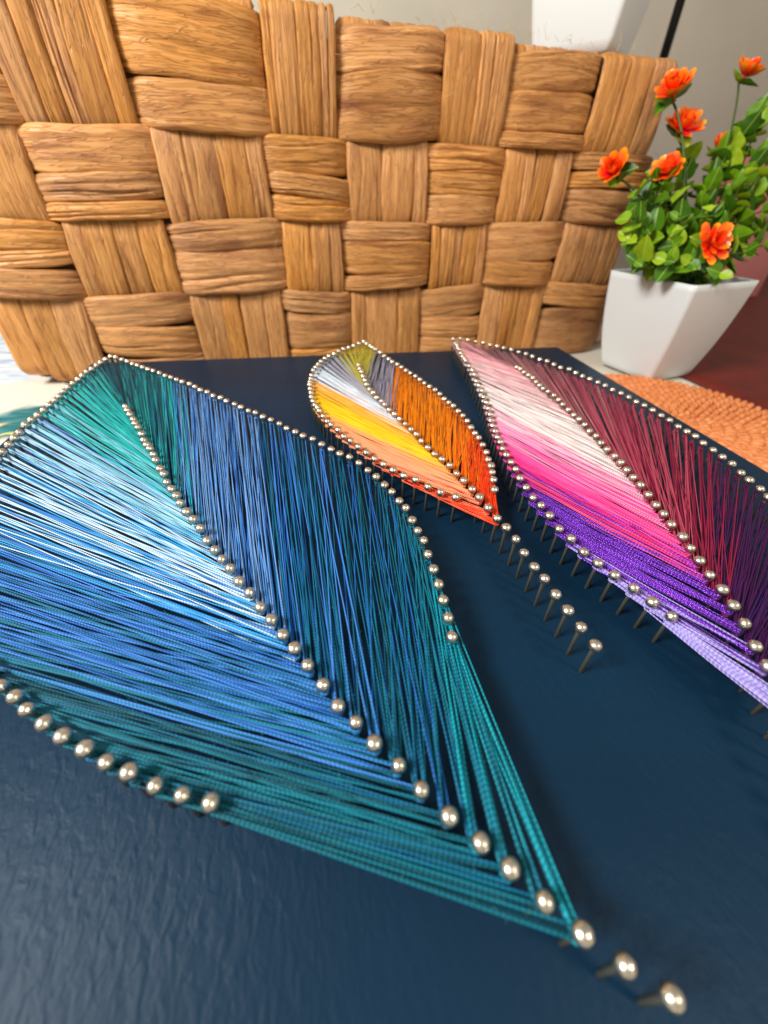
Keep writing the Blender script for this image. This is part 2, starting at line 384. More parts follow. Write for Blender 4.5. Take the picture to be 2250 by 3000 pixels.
# ------------------------------------------------------------------ threads
def thread_mat(name, rgb, glitter=False):
    m, nt, b = new_mat(name)
    uv = nd(nt, 'ShaderNodeUVMap')
    sp = nd(nt, 'ShaderNodeSeparateXYZ')
    nt.links.new(uv.outputs[0], sp.inputs[0])
    a1 = nd(nt, 'ShaderNodeMath', operation='ADD')
    nt.links.new(sp.outputs[0], a1.inputs[0]); nt.links.new(sp.outputs[1], a1.inputs[1])
    s1 = nd(nt, 'ShaderNodeMath', operation='MULTIPLY'); s1.inputs[1].default_value = 6.2832 * 2
    nt.links.new(a1.outputs[0], s1.inputs[0])
    s2 = nd(nt, 'ShaderNodeMath', operation='SINE')
    nt.links.new(s1.outputs[0], s2.inputs[0])
    mr = nd(nt, 'ShaderNodeMapRange')
    mr.inputs['From Min'].default_value = -1; mr.inputs['From Max'].default_value = 1
    nt.links.new(s2.outputs[0], mr.inputs['Value'])
    c = lin(rgb)
    mx = nd(nt, 'ShaderNodeMix', data_type='RGBA')
    nt.links.new(mr.outputs[0], mx.inputs[0])
    mx.inputs[6].default_value = (c[0] * 0.62, c[1] * 0.62, c[2] * 0.62, 1)
    mx.inputs[7].default_value = (min(c[0] * 1.12, 1), min(c[1] * 1.12, 1), min(c[2] * 1.12, 1), 1)
    nt.links.new(mx.outputs[2], b.inputs['Base Color'])
    bp = nd(nt, 'ShaderNodeBump', Strength=0.6, Distance=0.00015)
    nt.links.new(mr.outputs[0], bp.inputs['Height'])
    nt.links.new(bp.outputs[0], b.inputs['Normal'])
    b.inputs['Roughness'].default_value = 0.5
    b.inputs['Specular IOR Level'].default_value = 0.28
    if glitter:
        b.inputs['Metallic'].default_value = 0.55
        b.inputs['Roughness'].default_value = 0.2
        bp.inputs['Strength'].default_value = 1.0
    return m
PAL = {}
def T(name, *rgb, glitter=False):
    PAL[name] = thread_mat('thread_' + name, rgb, glitter)
T('deep_teal', 0, 82, 98); T('teal', 0, 114, 134); T('bright_teal', 0, 156, 174); T('turquoise', 30, 186, 182)
T('pale_aqua', 116, 204, 218); T('ice_blue', 176, 212, 238); T('white_blue', 204, 228, 244); T('sky', 48, 160, 226)
T('cornflower', 64, 134, 218); T('blue', 28, 100, 182); T('steel_blue', 112, 162, 220); T('navy', 18, 78, 156); T('petrol', 4, 104, 142)
T('olive', 196, 182, 62); T('gray', 164, 164, 172); T('lavender_gray', 164, 160, 180); T('silver_white', 214, 222, 232); T('apricot', 255, 168, 72)
T('amber', 252, 178, 16); T('yellow', 254, 196, 22); T('peach', 255, 158, 112); T('salmon', 252, 122, 84); T('red_orange', 244, 66, 22)
T('orange', 255, 138, 12); T('burnt_orange', 238, 86, 12)
T('dusty_pink', 232, 164, 172); T('blush', 252, 218, 216); T('rose_white', 255, 236, 232); T('pink', 252, 158, 192); T('hot_pink', 250, 84, 160)
T('magenta', 236, 30, 124); T('coral_pink', 255, 78, 118); T('metal_purple', 132, 62, 204, glitter=True); T('violet', 86, 30, 140); T('lilac', 176, 162, 236)
T('mauve', 150, 100, 104); T('rose_brown', 206, 138, 138); T('rose', 190, 76, 98); T('crimson', 146, 26, 62); T('plum', 70, 16, 78); T('dark_violet', 52, 22, 92)

threads = []   # (points, colour)
wraps = []     # (nail pos, z, colour)
def imap(table, x):
    for (a, b_), (c_, d_) in zip(table, table[1:]):
        if x <= c_:
            return b_ + (d_ - b_) * (x - a) / max(c_ - a, 1e-6)
    return table[-1][1]
def at_index(nails, x):
    best = min(nails, key=lambda t: abs(t[1] - x))
    return best[0]
def pick(stops, t, spread):
    t = t + R.gauss(0, spread)
    for (p0, n0), (p1, n1) in zip(stops, stops[1:]):
        if t <= p1:
            f = (t - p0) / max(p1 - p0, 1e-6)
            nm = n1 if R.random() < f else n0
            return nm if isinstance(nm, str) else R.choice(nm)
    nm = stops[-1][1]
    return nm if isinstance(nm, str) else R.choice(nm)

def fan(outline, rib, table, stops, per, spread=0.02, fanw=1.2, zlo=0.0080, zhi=0.0113, rib_end=None, extra=(), even=None, thin=None):
    """zig-zag threads between outline nails and rib nails, several passes at stacked heights"""
    n_end = outline[-1][1]
    for pos, i in outline:
        base = imap(table, i)
        for k in range(per):
            if thin is not None and i > thin and k % 3 == 1:
                continue
            if per > 15 and ((i > 19 and k % 3 == 1) or (i > 29 and k % 3 == 2)):
                continue
            j = imap(table, max(0, i + (k + 0.5) / per - 0.5)) + (R.gauss(0, fanw) if even is None else (((k * 4) % per) / (per - 1) * 2 - 1) * even)
            lim = rib_end if rib_end is not None else rib[-1][1]
            j = max(0, min(lim, j))
            b = at_index(rib, j)
            d = b - pos
            if d.length < 0.004:
                continue
            d.normalize()
            side = Vector((-d.y, d.x, 0))
            sa = R.choice((-1, 1)) * R.uniform(0.0005, 0.00115)
            sb = R.choice((-1, 1)) * R.uniform(0.0005, 0.00115)
            z0 = R.uniform(zlo, zhi); z1 = R.uniform(zlo, zhi)
            t = i / n_end
            colr = pick(stops, t, spread)
            p0 = pos + side * sa - d * 0.0004 + Vector((0, 0, z0))
            p1 = b + side * sb + d * 0.0004 + Vector((0, 0, z1))
            threads.append((p0, p1, colr))
            if k in (0, per // 3, per // 2, per - 1):
                wraps.append((pos, z0, colr))
                wraps.append((b, z1, colr))
    for i, j, colr in extra:
        a = at_index(outline, i); b = at_index(rib, j)
        d = (b - a).normalized(); side = Vector((-d.y, d.x, 0))
        threads.append((a + side * 0.0008 + Vector((0, 0, R.uniform(zlo, zhi))), b + side * R.uniform(-0.0008, 0.0008) + Vector((0, 0, R.uniform(zlo, zhi))), colr))

N = NAILS
fan(N['left_outline'], N['midrib'], [(0, 0), (7, 8), (14, 16), (20, 23), (27, 28.5), (35, 34), (42, 38), (52, 41.2)],
    [(0, 'deep_teal'), (0.06, ('teal', 'turquoise')), (0.12, 'turquoise'), (0.22, ('turquoise', 'pale_aqua')), (0.30, ('ice_blue', 'pale_aqua', 'steel_blue')), (0.40, ('white_blue', 'sky', 'ice_blue')), (0.50, ('cornflower', 'sky', 'white_blue')),
     (0.58, ('cornflower', 'blue', 'petrol')), (0.66, ('cornflower', 'petrol', 'blue')), (0.72, ('teal', 'petrol', 'cornflower')), (0.79, ('teal', 'petrol', 'deep_teal')), (1.0, ('teal', 'deep_teal', 'deep_teal'))], 9, 0.016, 0.6, zlo=0.0088, zhi=0.0113, rib_end=42, even=1.25, thin=38)  # deep_teal in the last stops puts the lower band's shade into the thread colour
fan(N['right_outline'], N['midrib'], [(0, 0), (5, 9), (10, 16), (19, 25), (30, 33), (37, 36.5), (45, 39.5), (51, 41.6)],
    [(0, 'deep_teal'), (0.10, ('teal', 'turquoise')), (0.17, ('turquoise', 'teal')), (0.22, ('steel_blue', 'turquoise', 'sky')), (0.30, ('steel_blue', 'steel_blue', 'cornflower')), (0.44, ('steel_blue', 'blue', 'steel_blue', 'cornflower')),
     (0.54, ('blue', 'cornflower', 'petrol')), (0.62, ('petrol', 'petrol', 'cornflower')), (0.72, ('petrol', 'deep_teal', 'blue')), (0.84, ('teal', 'petrol')), (1.0, ('bright_teal', 'teal'))], 7, 0.016, 0.8, zlo=0.0088, zhi=0.0113, rib_end=42, even=1.1, thin=30,
    extra=[(51, 42, 'bright_teal'), (51, 41, 'bright_teal'), (50, 42, 'teal'), (50, 41, 'bright_teal'), (49, 40, 'bright_teal'), (51, 40, 'bright_teal')])
fan(N['o_left'], N['o_mid'], [(0, 0), (5, 7), (10, 12), (15, 17.5), (24, 23), (32, 25.5), (38, 27)],
    [(0, 'olive'), (0.06, 'olive'), (0.12, ('gray', 'olive')), (0.17, ('gray', 'lavender_gray')), (0.25, 'silver_white'), (0.29, 'silver_white'), (0.31, ('apricot', 'silver_white')), (0.36, ('amber', 'apricot')), (0.42, ('amber', 'yellow')), (0.50, 'yellow'),
     (0.58, ('peach', 'apricot')), (0.70, 'peach'), (0.80, ('salmon', 'peach')), (0.88, ('red_orange', 'salmon')), (1.0, 'red_orange')], 16, 0.008, 0.35, zlo=0.0098, zhi=0.0112, rib_end=27)
fan(N['o_right'], N['o_mid'], [(0, 0), (4, 8), (7, 12), (15, 19), (22, 23), (29, 25.5), (32, 27)],
    [(0, 'olive'), (0.07, ('olive', 'gray')), (0.12, 'lavender_gray'), (0.19, 'lavender_gray'), (0.22, 'orange'), (0.55, 'orange'), (0.68, ('burnt_orange', 'orange')), (0.8, ('burnt_orange', 'red_orange')), (1.0, 'red_orange')], 13, 0.006, 0.5, zlo=0.0098, zhi=0.0112, rib_end=27)
fan(N['p_left'], N['p_mid'], [(0, 0), (5, 13), (10, 22), (16, 28), (24, 33), (30, 36.5), (35, 39)],
    [(0, 'dusty_pink'), (0.10, ('dusty_pink', 'blush')), (0.20, ('blush', 'rose_white')), (0.29, ('rose_white', 'blush')), (0.36, 'pink'), (0.42, ('pink', 'hot_pink')), (0.49, 'hot_pink'), (0.55, ('magenta', 'hot_pink')), (0.59, ('magenta', 'metal_purple', 'coral_pink')),
     (0.66, 'metal_purple'), (0.80, ('metal_purple', 'metal_purple', 'violet')), (0.88, ('lilac', 'metal_purple')), (0.94, 'lilac'), (1.0, 'lilac')], 20, 0.008, 0.45, zlo=0.0096, zhi=0.0112, rib_end=39)
fan(N['p_right'], N['p_mid'], [(0, 0), (5, 8), (10, 15), (13, 19), (20, 25), (28, 29.5), (36, 33), (42, 35.5), (50, 39)],
    [(0, 'dusty_pink'), (0.08, 'mauve'), (0.20, ('mauve', 'rose_brown')), (0.28, ('rose_brown', 'rose', 'mauve')), (0.40, ('rose', 'rose', 'crimson')), (0.54, ('rose', 'crimson')), (0.66, 'crimson'), (0.72, ('plum', 'crimson')), (0.78, 'plum'), (1.0, ('dark_violet', 'plum'))], 8, 0.012, 0.8, rib_end=39)

T_RAD = 0.000195
SIDES = 6
def tube(p0, p1, rad=T_RAD, segs=2):
    d = p1 - p0
    L = d.length
    d = d / L
    up = Vector((0, 0, 1))
    s = d.cross(up).normalized()
    u_ = s.cross(d)
    vs_, fs, uv = [], [], []
    for a in range(segs + 1):
        f = a / segs
        c = p0 + (p1 - p0) * f - Vector((0, 0, 0.0003 * math.sin(math.pi * f)))
        for k in range(SIDES + 1):
            an = 2 * math.pi * k / SIDES
            vs_.append(c + (s * math.cos(an) + u_ * math.sin(an)) * rad)
            uv.append((f * L / 0.0022, k / SIDES))
    n = SIDES + 1
    for a in range(segs):
        for k in range(SIDES):
            fs.append((a * n + k, a * n + k + 1, (a + 1) * n + k + 1, (a + 1) * n + k))
    return vs_, fs, uv
def show(p0, p1):
    tot = 0.0
    pts = [p0 + (p1 - p0) * k / 8 for k in range(9)]
    pr = [to_cam(p) for p in pts]
    for a, b_ in zip(pr, pr[1:]):
        if a[2] > 0 and b_[2] > 0 and -20 < a[0] < 2270 and 0 < a[1] < 3000 and -20 < b_[0] < 2270 and 0 < b_[1] < 3000:
            tot += math.hypot(a[0] - b_[0], a[1] - b_[1]) / a[2]
    return tot
threads.sort(key=lambda t: -show(t[0], t[1]))
names = sorted(PAL)
sv, sf, suv, sm = [], [], [], []
for idx, (p0, p1, colr) in enumerate(threads):
    rad = T_RAD * R.uniform(0.88, 1.08)
    if idx < 300:
        mid = (p0 + p1) / 2
        vs_, fs, uv = tube(p0 - mid, p1 - mid, rad)
        me = mesh_from('thread', vs_, fs, True, uv)
        o = link('thread', me, panel, PAL[colr])
        o.location = mid - PO
    else:
        vs_, fs, uv = tube(p0 - PO, p1 - PO, rad)
        off = len(sv)
        sv.extend(vs_); suv.extend(uv)
        sf.extend([tuple(q + off for q in f) for f in fs])
        sm.extend([names.index(colr)] * len(fs))
for pos, z, colr in wraps:            # turns of thread round the shanks
    off = len(sv)
    nseg, ns = 9, 4
    rr = 0.00066 + T_RAD * 0.9 + R.uniform(0, 0.00025)
    tz = R.uniform(-0.0002, 0.0002); ph = R.uniform(0, 6.28)
    for a in range(nseg + 1):
        an = 2 * math.pi * a / nseg
        for k in range(ns + 1):
            bn = 2 * math.pi * k / ns
            q = rr + T_RAD * math.cos(bn)
            sv.append(Vector((pos.x - PO.x + q * math.cos(an), pos.y - PO.y + q * math.sin(an), z + T_RAD * math.sin(bn) + tz * math.cos(an + ph))))
            suv.append((a / nseg * 2.5, k / ns))
    for a in range(nseg):
        for k in range(ns):
            i0 = off + a * (ns + 1) + k
            sf.append((i0, i0 + 1, i0 + ns + 2, i0 + ns + 1)); sm.append(names.index(colr))
me = mesh_from('further_threads', sv, sf, True, suv)
for nm in names:
    me.materials.append(PAL[nm])
me.polygons.foreach_set('material_index', sm)
o = link('further_threads', me, panel)
o['kind'] = 'stuff'
# loose fibres standing off the teal threads
fv, ff = [], []
teal = [t for t in threads if t[2] in ('teal', 'bright_teal', 'deep_teal', 'petrol')]
for k in range(700):
    p0, p1, _ = R.choice(teal)
    c = p0 + (p1 - p0) * R.random() - PO
    d = Vector((R.gauss(0, 1), R.gauss(0, 1), abs(R.gauss(0, 0.8)))).normalized() * R.uniform(0.0006, 0.002)
    bend = Vector((R.gauss(0, 1), R.gauss(0, 1), R.gauss(0, 1))) * 0.0003
    sd = d.cross(Vector((0.3, 0.2, 1))).normalized() * 0.00003
    off = len(fv)
    for q in (c, c + d * 0.5 + bend, c + d):
        fv.extend([q - sd, q + sd, q + Vector((0, 0, 0.00004))])
    for a in (0, 3):
        for m_, n_ in ((0, 1), (1, 2), (2, 0)):
            ff.append((off + a + m_, off + a + n_, off + a + 3 + n_, off + a + 3 + m_))
o = link('loose_fibers', mesh_from('loose_fibers', fv, ff), panel, simple_mat('fiber', lin((70, 160, 165)), 0.6))
o['kind'] = 'stuff'
# ------------------------------------------------------------------ round coiled mat under the right side of the panel
MC = Vector((0.2544, 0.2376, TABLE_Z))
MR = 0.0896
mat_t = thing('coiled_mat', 'round orange coiled woven mat lying partly under the navy board', 'mat', MC)
m_mat, nt, b = new_mat('orange_straw')
oi = nd(nt, 'ShaderNodeTexCoord')
n1 = nd(nt, 'ShaderNodeTexNoise', Scale=220.0, Detail=4.0)
nt.links.new(oi.outputs['Object'], n1.inputs['Vector'])
rp = ramp(nt, [(0.3, lin((188, 102, 52))), (0.5, lin((208, 124, 68))), (0.7, lin((222, 146, 90)))])
nt.links.new(n1.outputs['Fac'], rp.inputs[0])
nt.links.new(rp.outputs[0], b.inputs['Base Color'])
b.inputs['Roughness'].default_value = 0.5
bp = nd(nt, 'ShaderNodeBump', Strength=0.5, Distance=0.0005)
nt.links.new(n1.outputs['Fac'], bp.inputs['Height'])
nt.links.new(bp.outputs[0], b.inputs['Normal'])
link('mat_core', lathe('mat_core', [(MR - 0.0025, 0.0002), (MR - 0.0012, 0.0018), (MR - 0.004, 0.0030), (0.001, 0.0030)], 72), mat_t, simple_mat('mat_core', lin((150, 72, 30)), 0.7))
sv, sf = [], []
ring = 0.0076
nr = int(MR / ring)
for i in range(nr):
    rc = MR - 0.0022 - i * ring
    if rc < 0.004:
        break
    cnt = max(6, int(2 * math.pi * rc / 0.0054))
    for k in range(cnt):
        a = 2 * math.pi * (k + R.uniform(-0.12, 0.12)) / cnt + i * 0.37
        rr = rc + R.uniform(-0.0004, 0.0004)
        c = Vector((rr * math.cos(a), rr * math.sin(a), 0.0034 + R.uniform(-0.0003, 0.0005)))
        tw = a + 0.45 + R.uniform(-0.12, 0.12)          # stitches run outward, leaning with the coil
        ax = Vector((math.cos(tw), math.sin(tw), 0)); ay = Vector((-math.sin(tw), math.cos(tw), 0))
        off = len(sv)
        NS, NA = 8, 6
        for q in range(NA):
            f = q / (NA - 1) * 2 - 1
            wr = math.sqrt(max(0.0, 1 - (abs(f) * 0.93) ** 2.2))
            for s in range(NS):
                an = 2 * math.pi * s / NS
                sv.append(c + ax * (f * 0.0064) + ay * (math.cos(an) * 0.0025 * wr) + Vector((0, 0, math.sin(an) * 0.0030 * wr - 0.0022 * f * f)))
        for q in range(NA - 1):
            for s in range(NS):
                s2 = (s + 1) % NS
                sf.append((off + q * NS + s, off + q * NS + s2, off + (q + 1) * NS + s2, off + (q + 1) * NS + s))
o = link('coil_stitches', mesh_from('coil_stitches', sv, sf), mat_t, m_mat)
o['kind'] = 'stuff'

# ------------------------------------------------------------------ woven water hyacinth basket standing behind the panel
BA = Vector((-0.2054, 0.3716, TABLE_Z))
BROT = math.atan2(0.0699, 0.9976)
basket = thing('woven_basket', 'large tan basket of wide checker woven plant strips behind the board', 'basket', BA, BROT)
m_str, nt, b = new_mat('dry_water_hyacinth')
uv = nd(nt, 'ShaderNodeUVMap')
oi = nd(nt, 'ShaderNodeObjectInfo')
mp = nd(nt, 'ShaderNodeMapping')
mp.inputs['Scale'].default_value = (30, 1500, 1)
nt.links.new(uv.outputs[0], mp.inputs['Vector'])
cmb = nd(nt, 'ShaderNodeCombineXYZ')
rm = nd(nt, 'ShaderNodeMath', operation='MULTIPLY'); rm.inputs[1].default_value = 57.0
nt.links.new(oi.outputs['Random'], rm.inputs[0])
nt.links.new(rm.outputs[0], cmb.inputs[2]); nt.links.new(rm.outputs[0], cmb.inputs[0])
va = nd(nt, 'ShaderNodeVectorMath', operation='ADD')
nt.links.new(mp.outputs[0], va.inputs[0]); nt.links.new(cmb.outputs[0], va.inputs[1])
grain = nd(nt, 'ShaderNodeTexNoise', Scale=1.0, Detail=3.5, Roughness=0.6, Distortion=0.35)
nt.links.new(va.outputs[0], grain.inputs['Vector'])
mp2 = nd(nt, 'ShaderNodeMapping')
mp2.inputs['Scale'].default_value = (14, 70, 1)
nt.links.new(uv.outputs[0], mp2.inputs['Vector'])
va2 = nd(nt, 'ShaderNodeVectorMath', operation='ADD')
nt.links.new(mp2.outputs[0], va2.inputs[0]); nt.links.new(cmb.outputs[0], va2.inputs[1])
stain = nd(nt, 'ShaderNodeTexNoise', Scale=1.0, Detail=2.0, Roughness=0.5)
nt.links.new(va2.outputs[0], stain.inputs['Vector'])
rp = ramp(nt, [(0.25, lin((176, 114, 56))), (0.45, lin((194, 133, 70))), (0.58, lin((202, 143, 80))), (0.8, lin((218, 168, 108)))])
nt.links.new(grain.outputs['Fac'], rp.inputs[0])
def crease(su, sv_, width, dist):
    m3 = nd(nt, 'ShaderNodeMapping')
    m3.inputs['Scale'].default_value = (su, sv_, 1)
    nt.links.new(uv.outputs[0], m3.inputs['Vector'])
    v3 = nd(nt, 'ShaderNodeVectorMath', operation='ADD')
    nt.links.new(m3.outputs[0], v3.inputs[0]); nt.links.new(cmb.outputs[0], v3.inputs[1])
    n3_ = nd(nt, 'ShaderNodeTexNoise', Scale=1.0, Detail=2.0, Roughness=0.6, Distortion=dist)
    nt.links.new(v3.outputs[0], n3_.inputs['Vector'])
    s3 = nd(nt, 'ShaderNodeMath', operation='SUBTRACT'); s3.inputs[1].default_value = 0.5
    nt.links.new(n3_.outputs['Fac'], s3.inputs[0])
    a3 = nd(nt, 'ShaderNodeMath', operation='ABSOLUTE')
    nt.links.new(s3.outputs[0], a3.inputs[0])
    r3 = nd(nt, 'ShaderNodeMapRange')
    r3.inputs['From Min'].default_value = 0.0; r3.inputs['From Max'].default_value = width
    nt.links.new(a3.outputs[0], r3.inputs['Value'])
    return r3
cr1 = crease(20, 230, 0.022, 0.5)
cr2 = crease(34, 520, 0.030, 0.3)
crm = nd(nt, 'ShaderNodeMath', operation='MULTIPLY')
nt.links.new(cr1.outputs[0], crm.inputs[0]); nt.links.new(cr2.outputs[0], crm.inputs[1])
cmx = nd(nt, 'ShaderNodeMix', data_type='RGBA')
cmr = nd(nt, 'ShaderNodeMapRange'); cmr.inputs['To Min'].default_value = 0.58
nt.links.new(crm.outputs[0], cmr.inputs['Value'])
nt.links.new(cmr.outputs[0], cmx.inputs[0])
cmx.inputs[6].default_value = lin((128, 70, 28))
nt.links.new(rp.outputs[0], cmx.inputs[7])
rp2 = ramp(nt, [(0.26, lin((150, 92, 50))), (0.42, (1, 1, 1, 1)), (0.64, (1, 1, 1, 1)), (0.76, lin((214, 186, 176)))])
nt.links.new(stain.outputs['Fac'], rp2.inputs[0])
mm = nd(nt, 'ShaderNodeMix', data_type='RGBA', blend_type='MULTIPLY')
mm.inputs[0].default_value = 0.7
nt.links.new(cmx.outputs[2], mm.inputs[6]); nt.links.new(rp2.outputs[0], mm.inputs[7])
hs = nd(nt, 'ShaderNodeHueSaturation')
vr = nd(nt, 'ShaderNodeMapRange')
vr.inputs['To Min'].default_value = 0.80; vr.inputs['To Max'].default_value = 1.12
nt.links.new(oi.outputs['Random'], vr.inputs['Value'])
wn = nd(nt, 'ShaderNodeTexWhiteNoise', noise_dimensions='1D')
nt.links.new(oi.outputs['Random'], wn.inputs['W'])
sr = nd(nt, 'ShaderNodeMapRange')
sr.inputs['To Min'].default_value = 0.94; sr.inputs['To Max'].default_value = 1.04
nt.links.new(wn.outputs['Value'], sr.inputs['Value'])
nt.links.new(vr.outputs[0], hs.inputs['Value']); nt.links.new(sr.outputs[0], hs.inputs['Saturation'])
nt.links.new(mm.outputs[2], hs.inputs['Color'])
nt.links.new(hs.outputs[0], b.inputs['Base Color'])
b.inputs['Roughness'].default_value = 0.48
b.inputs['Specular IOR Level'].default_value = 0.35
hsum = nd(nt, 'ShaderNodeMath', operation='MULTIPLY_ADD')
hsum.inputs[1].default_value = 0.35
nt.links.new(grain.outputs['Fac'], hsum.inputs[0]); nt.links.new(crm.outputs[0], hsum.inputs[2])
bp = nd(nt, 'ShaderNodeBump', Strength=0.55, Distance=0.0007)
nt.links.new(hsum.outputs[0], bp.inputs['Height'])
nt.links.new(bp.outputs[0], b.inputs['Normal'])

def strand(path, lateral, normal_hint, width, rnd, across=20, along=26, wrinkle=1.0, name='strand'):
    """a flat, wrinkled dried-stem strip along path (list of Vectors), curled at its edges"""
    # resample
    segl = [0.0]
    for a, b_ in zip(path, path[1:]):
        segl.append(segl[-1] + (b_ - a).length)
    L = segl[-1]
    def P(s):
        x = s * L
        for i in range(len(path) - 1):
            if x <= segl[i + 1] or i == len(path) - 2:
                f = (x - segl[i]) / max(segl[i + 1] - segl[i], 1e-9)
                return path[i].lerp(path[i + 1], min(max(f, 0), 1))
    grooves = []
    for g_ in range(rnd.randint(2, 7)):
        s0 = rnd.uniform(-0.3, 0.6)
        grooves.append((rnd.uniform(-0.9, 0.9), rnd.uniform(-0.5, 0.5), s0, s0 + rnd.uniform(0.4, 1.1), rnd.choice((0.0004, 0.0006, 0.0009, 0.0018)), rnd.uniform(0.04, 0.10)))
    ph = rnd.uniform(0, 50)
    skew = rnd.uniform(-0.12, 0.12)
    vs_, fs, uv_ = [], [], []
    for i in range(along + 1):
        s = i / along
        c = P(s)
        tg = (P(min(s + 0.02, 1)) - P(max(s - 0.02, 0))).normalized()
        nrm = tg.cross(lateral).normalized()
        if nrm.dot(normal_hint(s) if callable(normal_hint) else normal_hint) < 0:
            nrm = -nrm
        wv = width * (1 + 0.09 * noise.noise(Vector((s * 3, ph, 0)))) * (1 - 0.10 * abs(2 * s - 1) ** 5) * 0.5
        for j in range(across + 1):
            t = j / across * 2 - 1
            hgt = -0.0024 * abs(t) ** 12 + 0.0005 * (1 - t * t)
            hgt += wrinkle * 0.0008 * noise.noise(Vector((s * 2.2 + ph, t * 3.2, ph)))
            for t0, dr, a0, a1, dep, wd in grooves:
                if a0 < s < a1:
                    x = abs(t - (t0 + dr * (s - 0.5) + 0.06 * math.sin(s * 9 + ph)))
                    if x < wd:
                        env = min(1, (s - a0) / 0.15, (a1 - s) / 0.15)
                        hgt -= wrinkle * dep * (1 - x / wd) * env
            lat = t * wv * (1 - 0.03 * abs(t)) + skew * width * (s - 0.5) * 0.4
            lat += 0.0006 * noise.noise(Vector((s * 7 + ph, t * 0.7, 3.3))) * abs(t)
            vs_.append(c + lateral * lat + nrm * hgt)
            uv_.append((s * L, (t * 0.5 + 0.5) * width))
    n = across + 1
    for i in range(along):
        for j in range(across):
            fs.append((i * n + j, i * n + j + 1, (i + 1) * n + j + 1, (i + 1) * n + j))
    ctr = sum(vs_, Vector()) / len(vs_)
    me = mesh_from(name, [v - ctr for v in vs_], fs, True, uv_)
    o = link(name, me, basket, m_str)
    o.location = ctr
    return o

def splits(n, rnd):
    ws = [rnd.uniform(0.4, 1.6) for _ in range(n)]
    s = sum(ws); acc = 0; out = []
    for w_ in ws:
        out.append((acc / s, (acc + w_) / s)); acc += w_
    return out

def arch(a, b_, D, dip, n=14):
    pts = []
    for k in range(n + 1):
        f = k / n
        e = abs(2 * f - 1)
        pts.append((a + (b_ - a) * f, dip + (D - dip) * (1 - e ** 3.4)))
    return pts

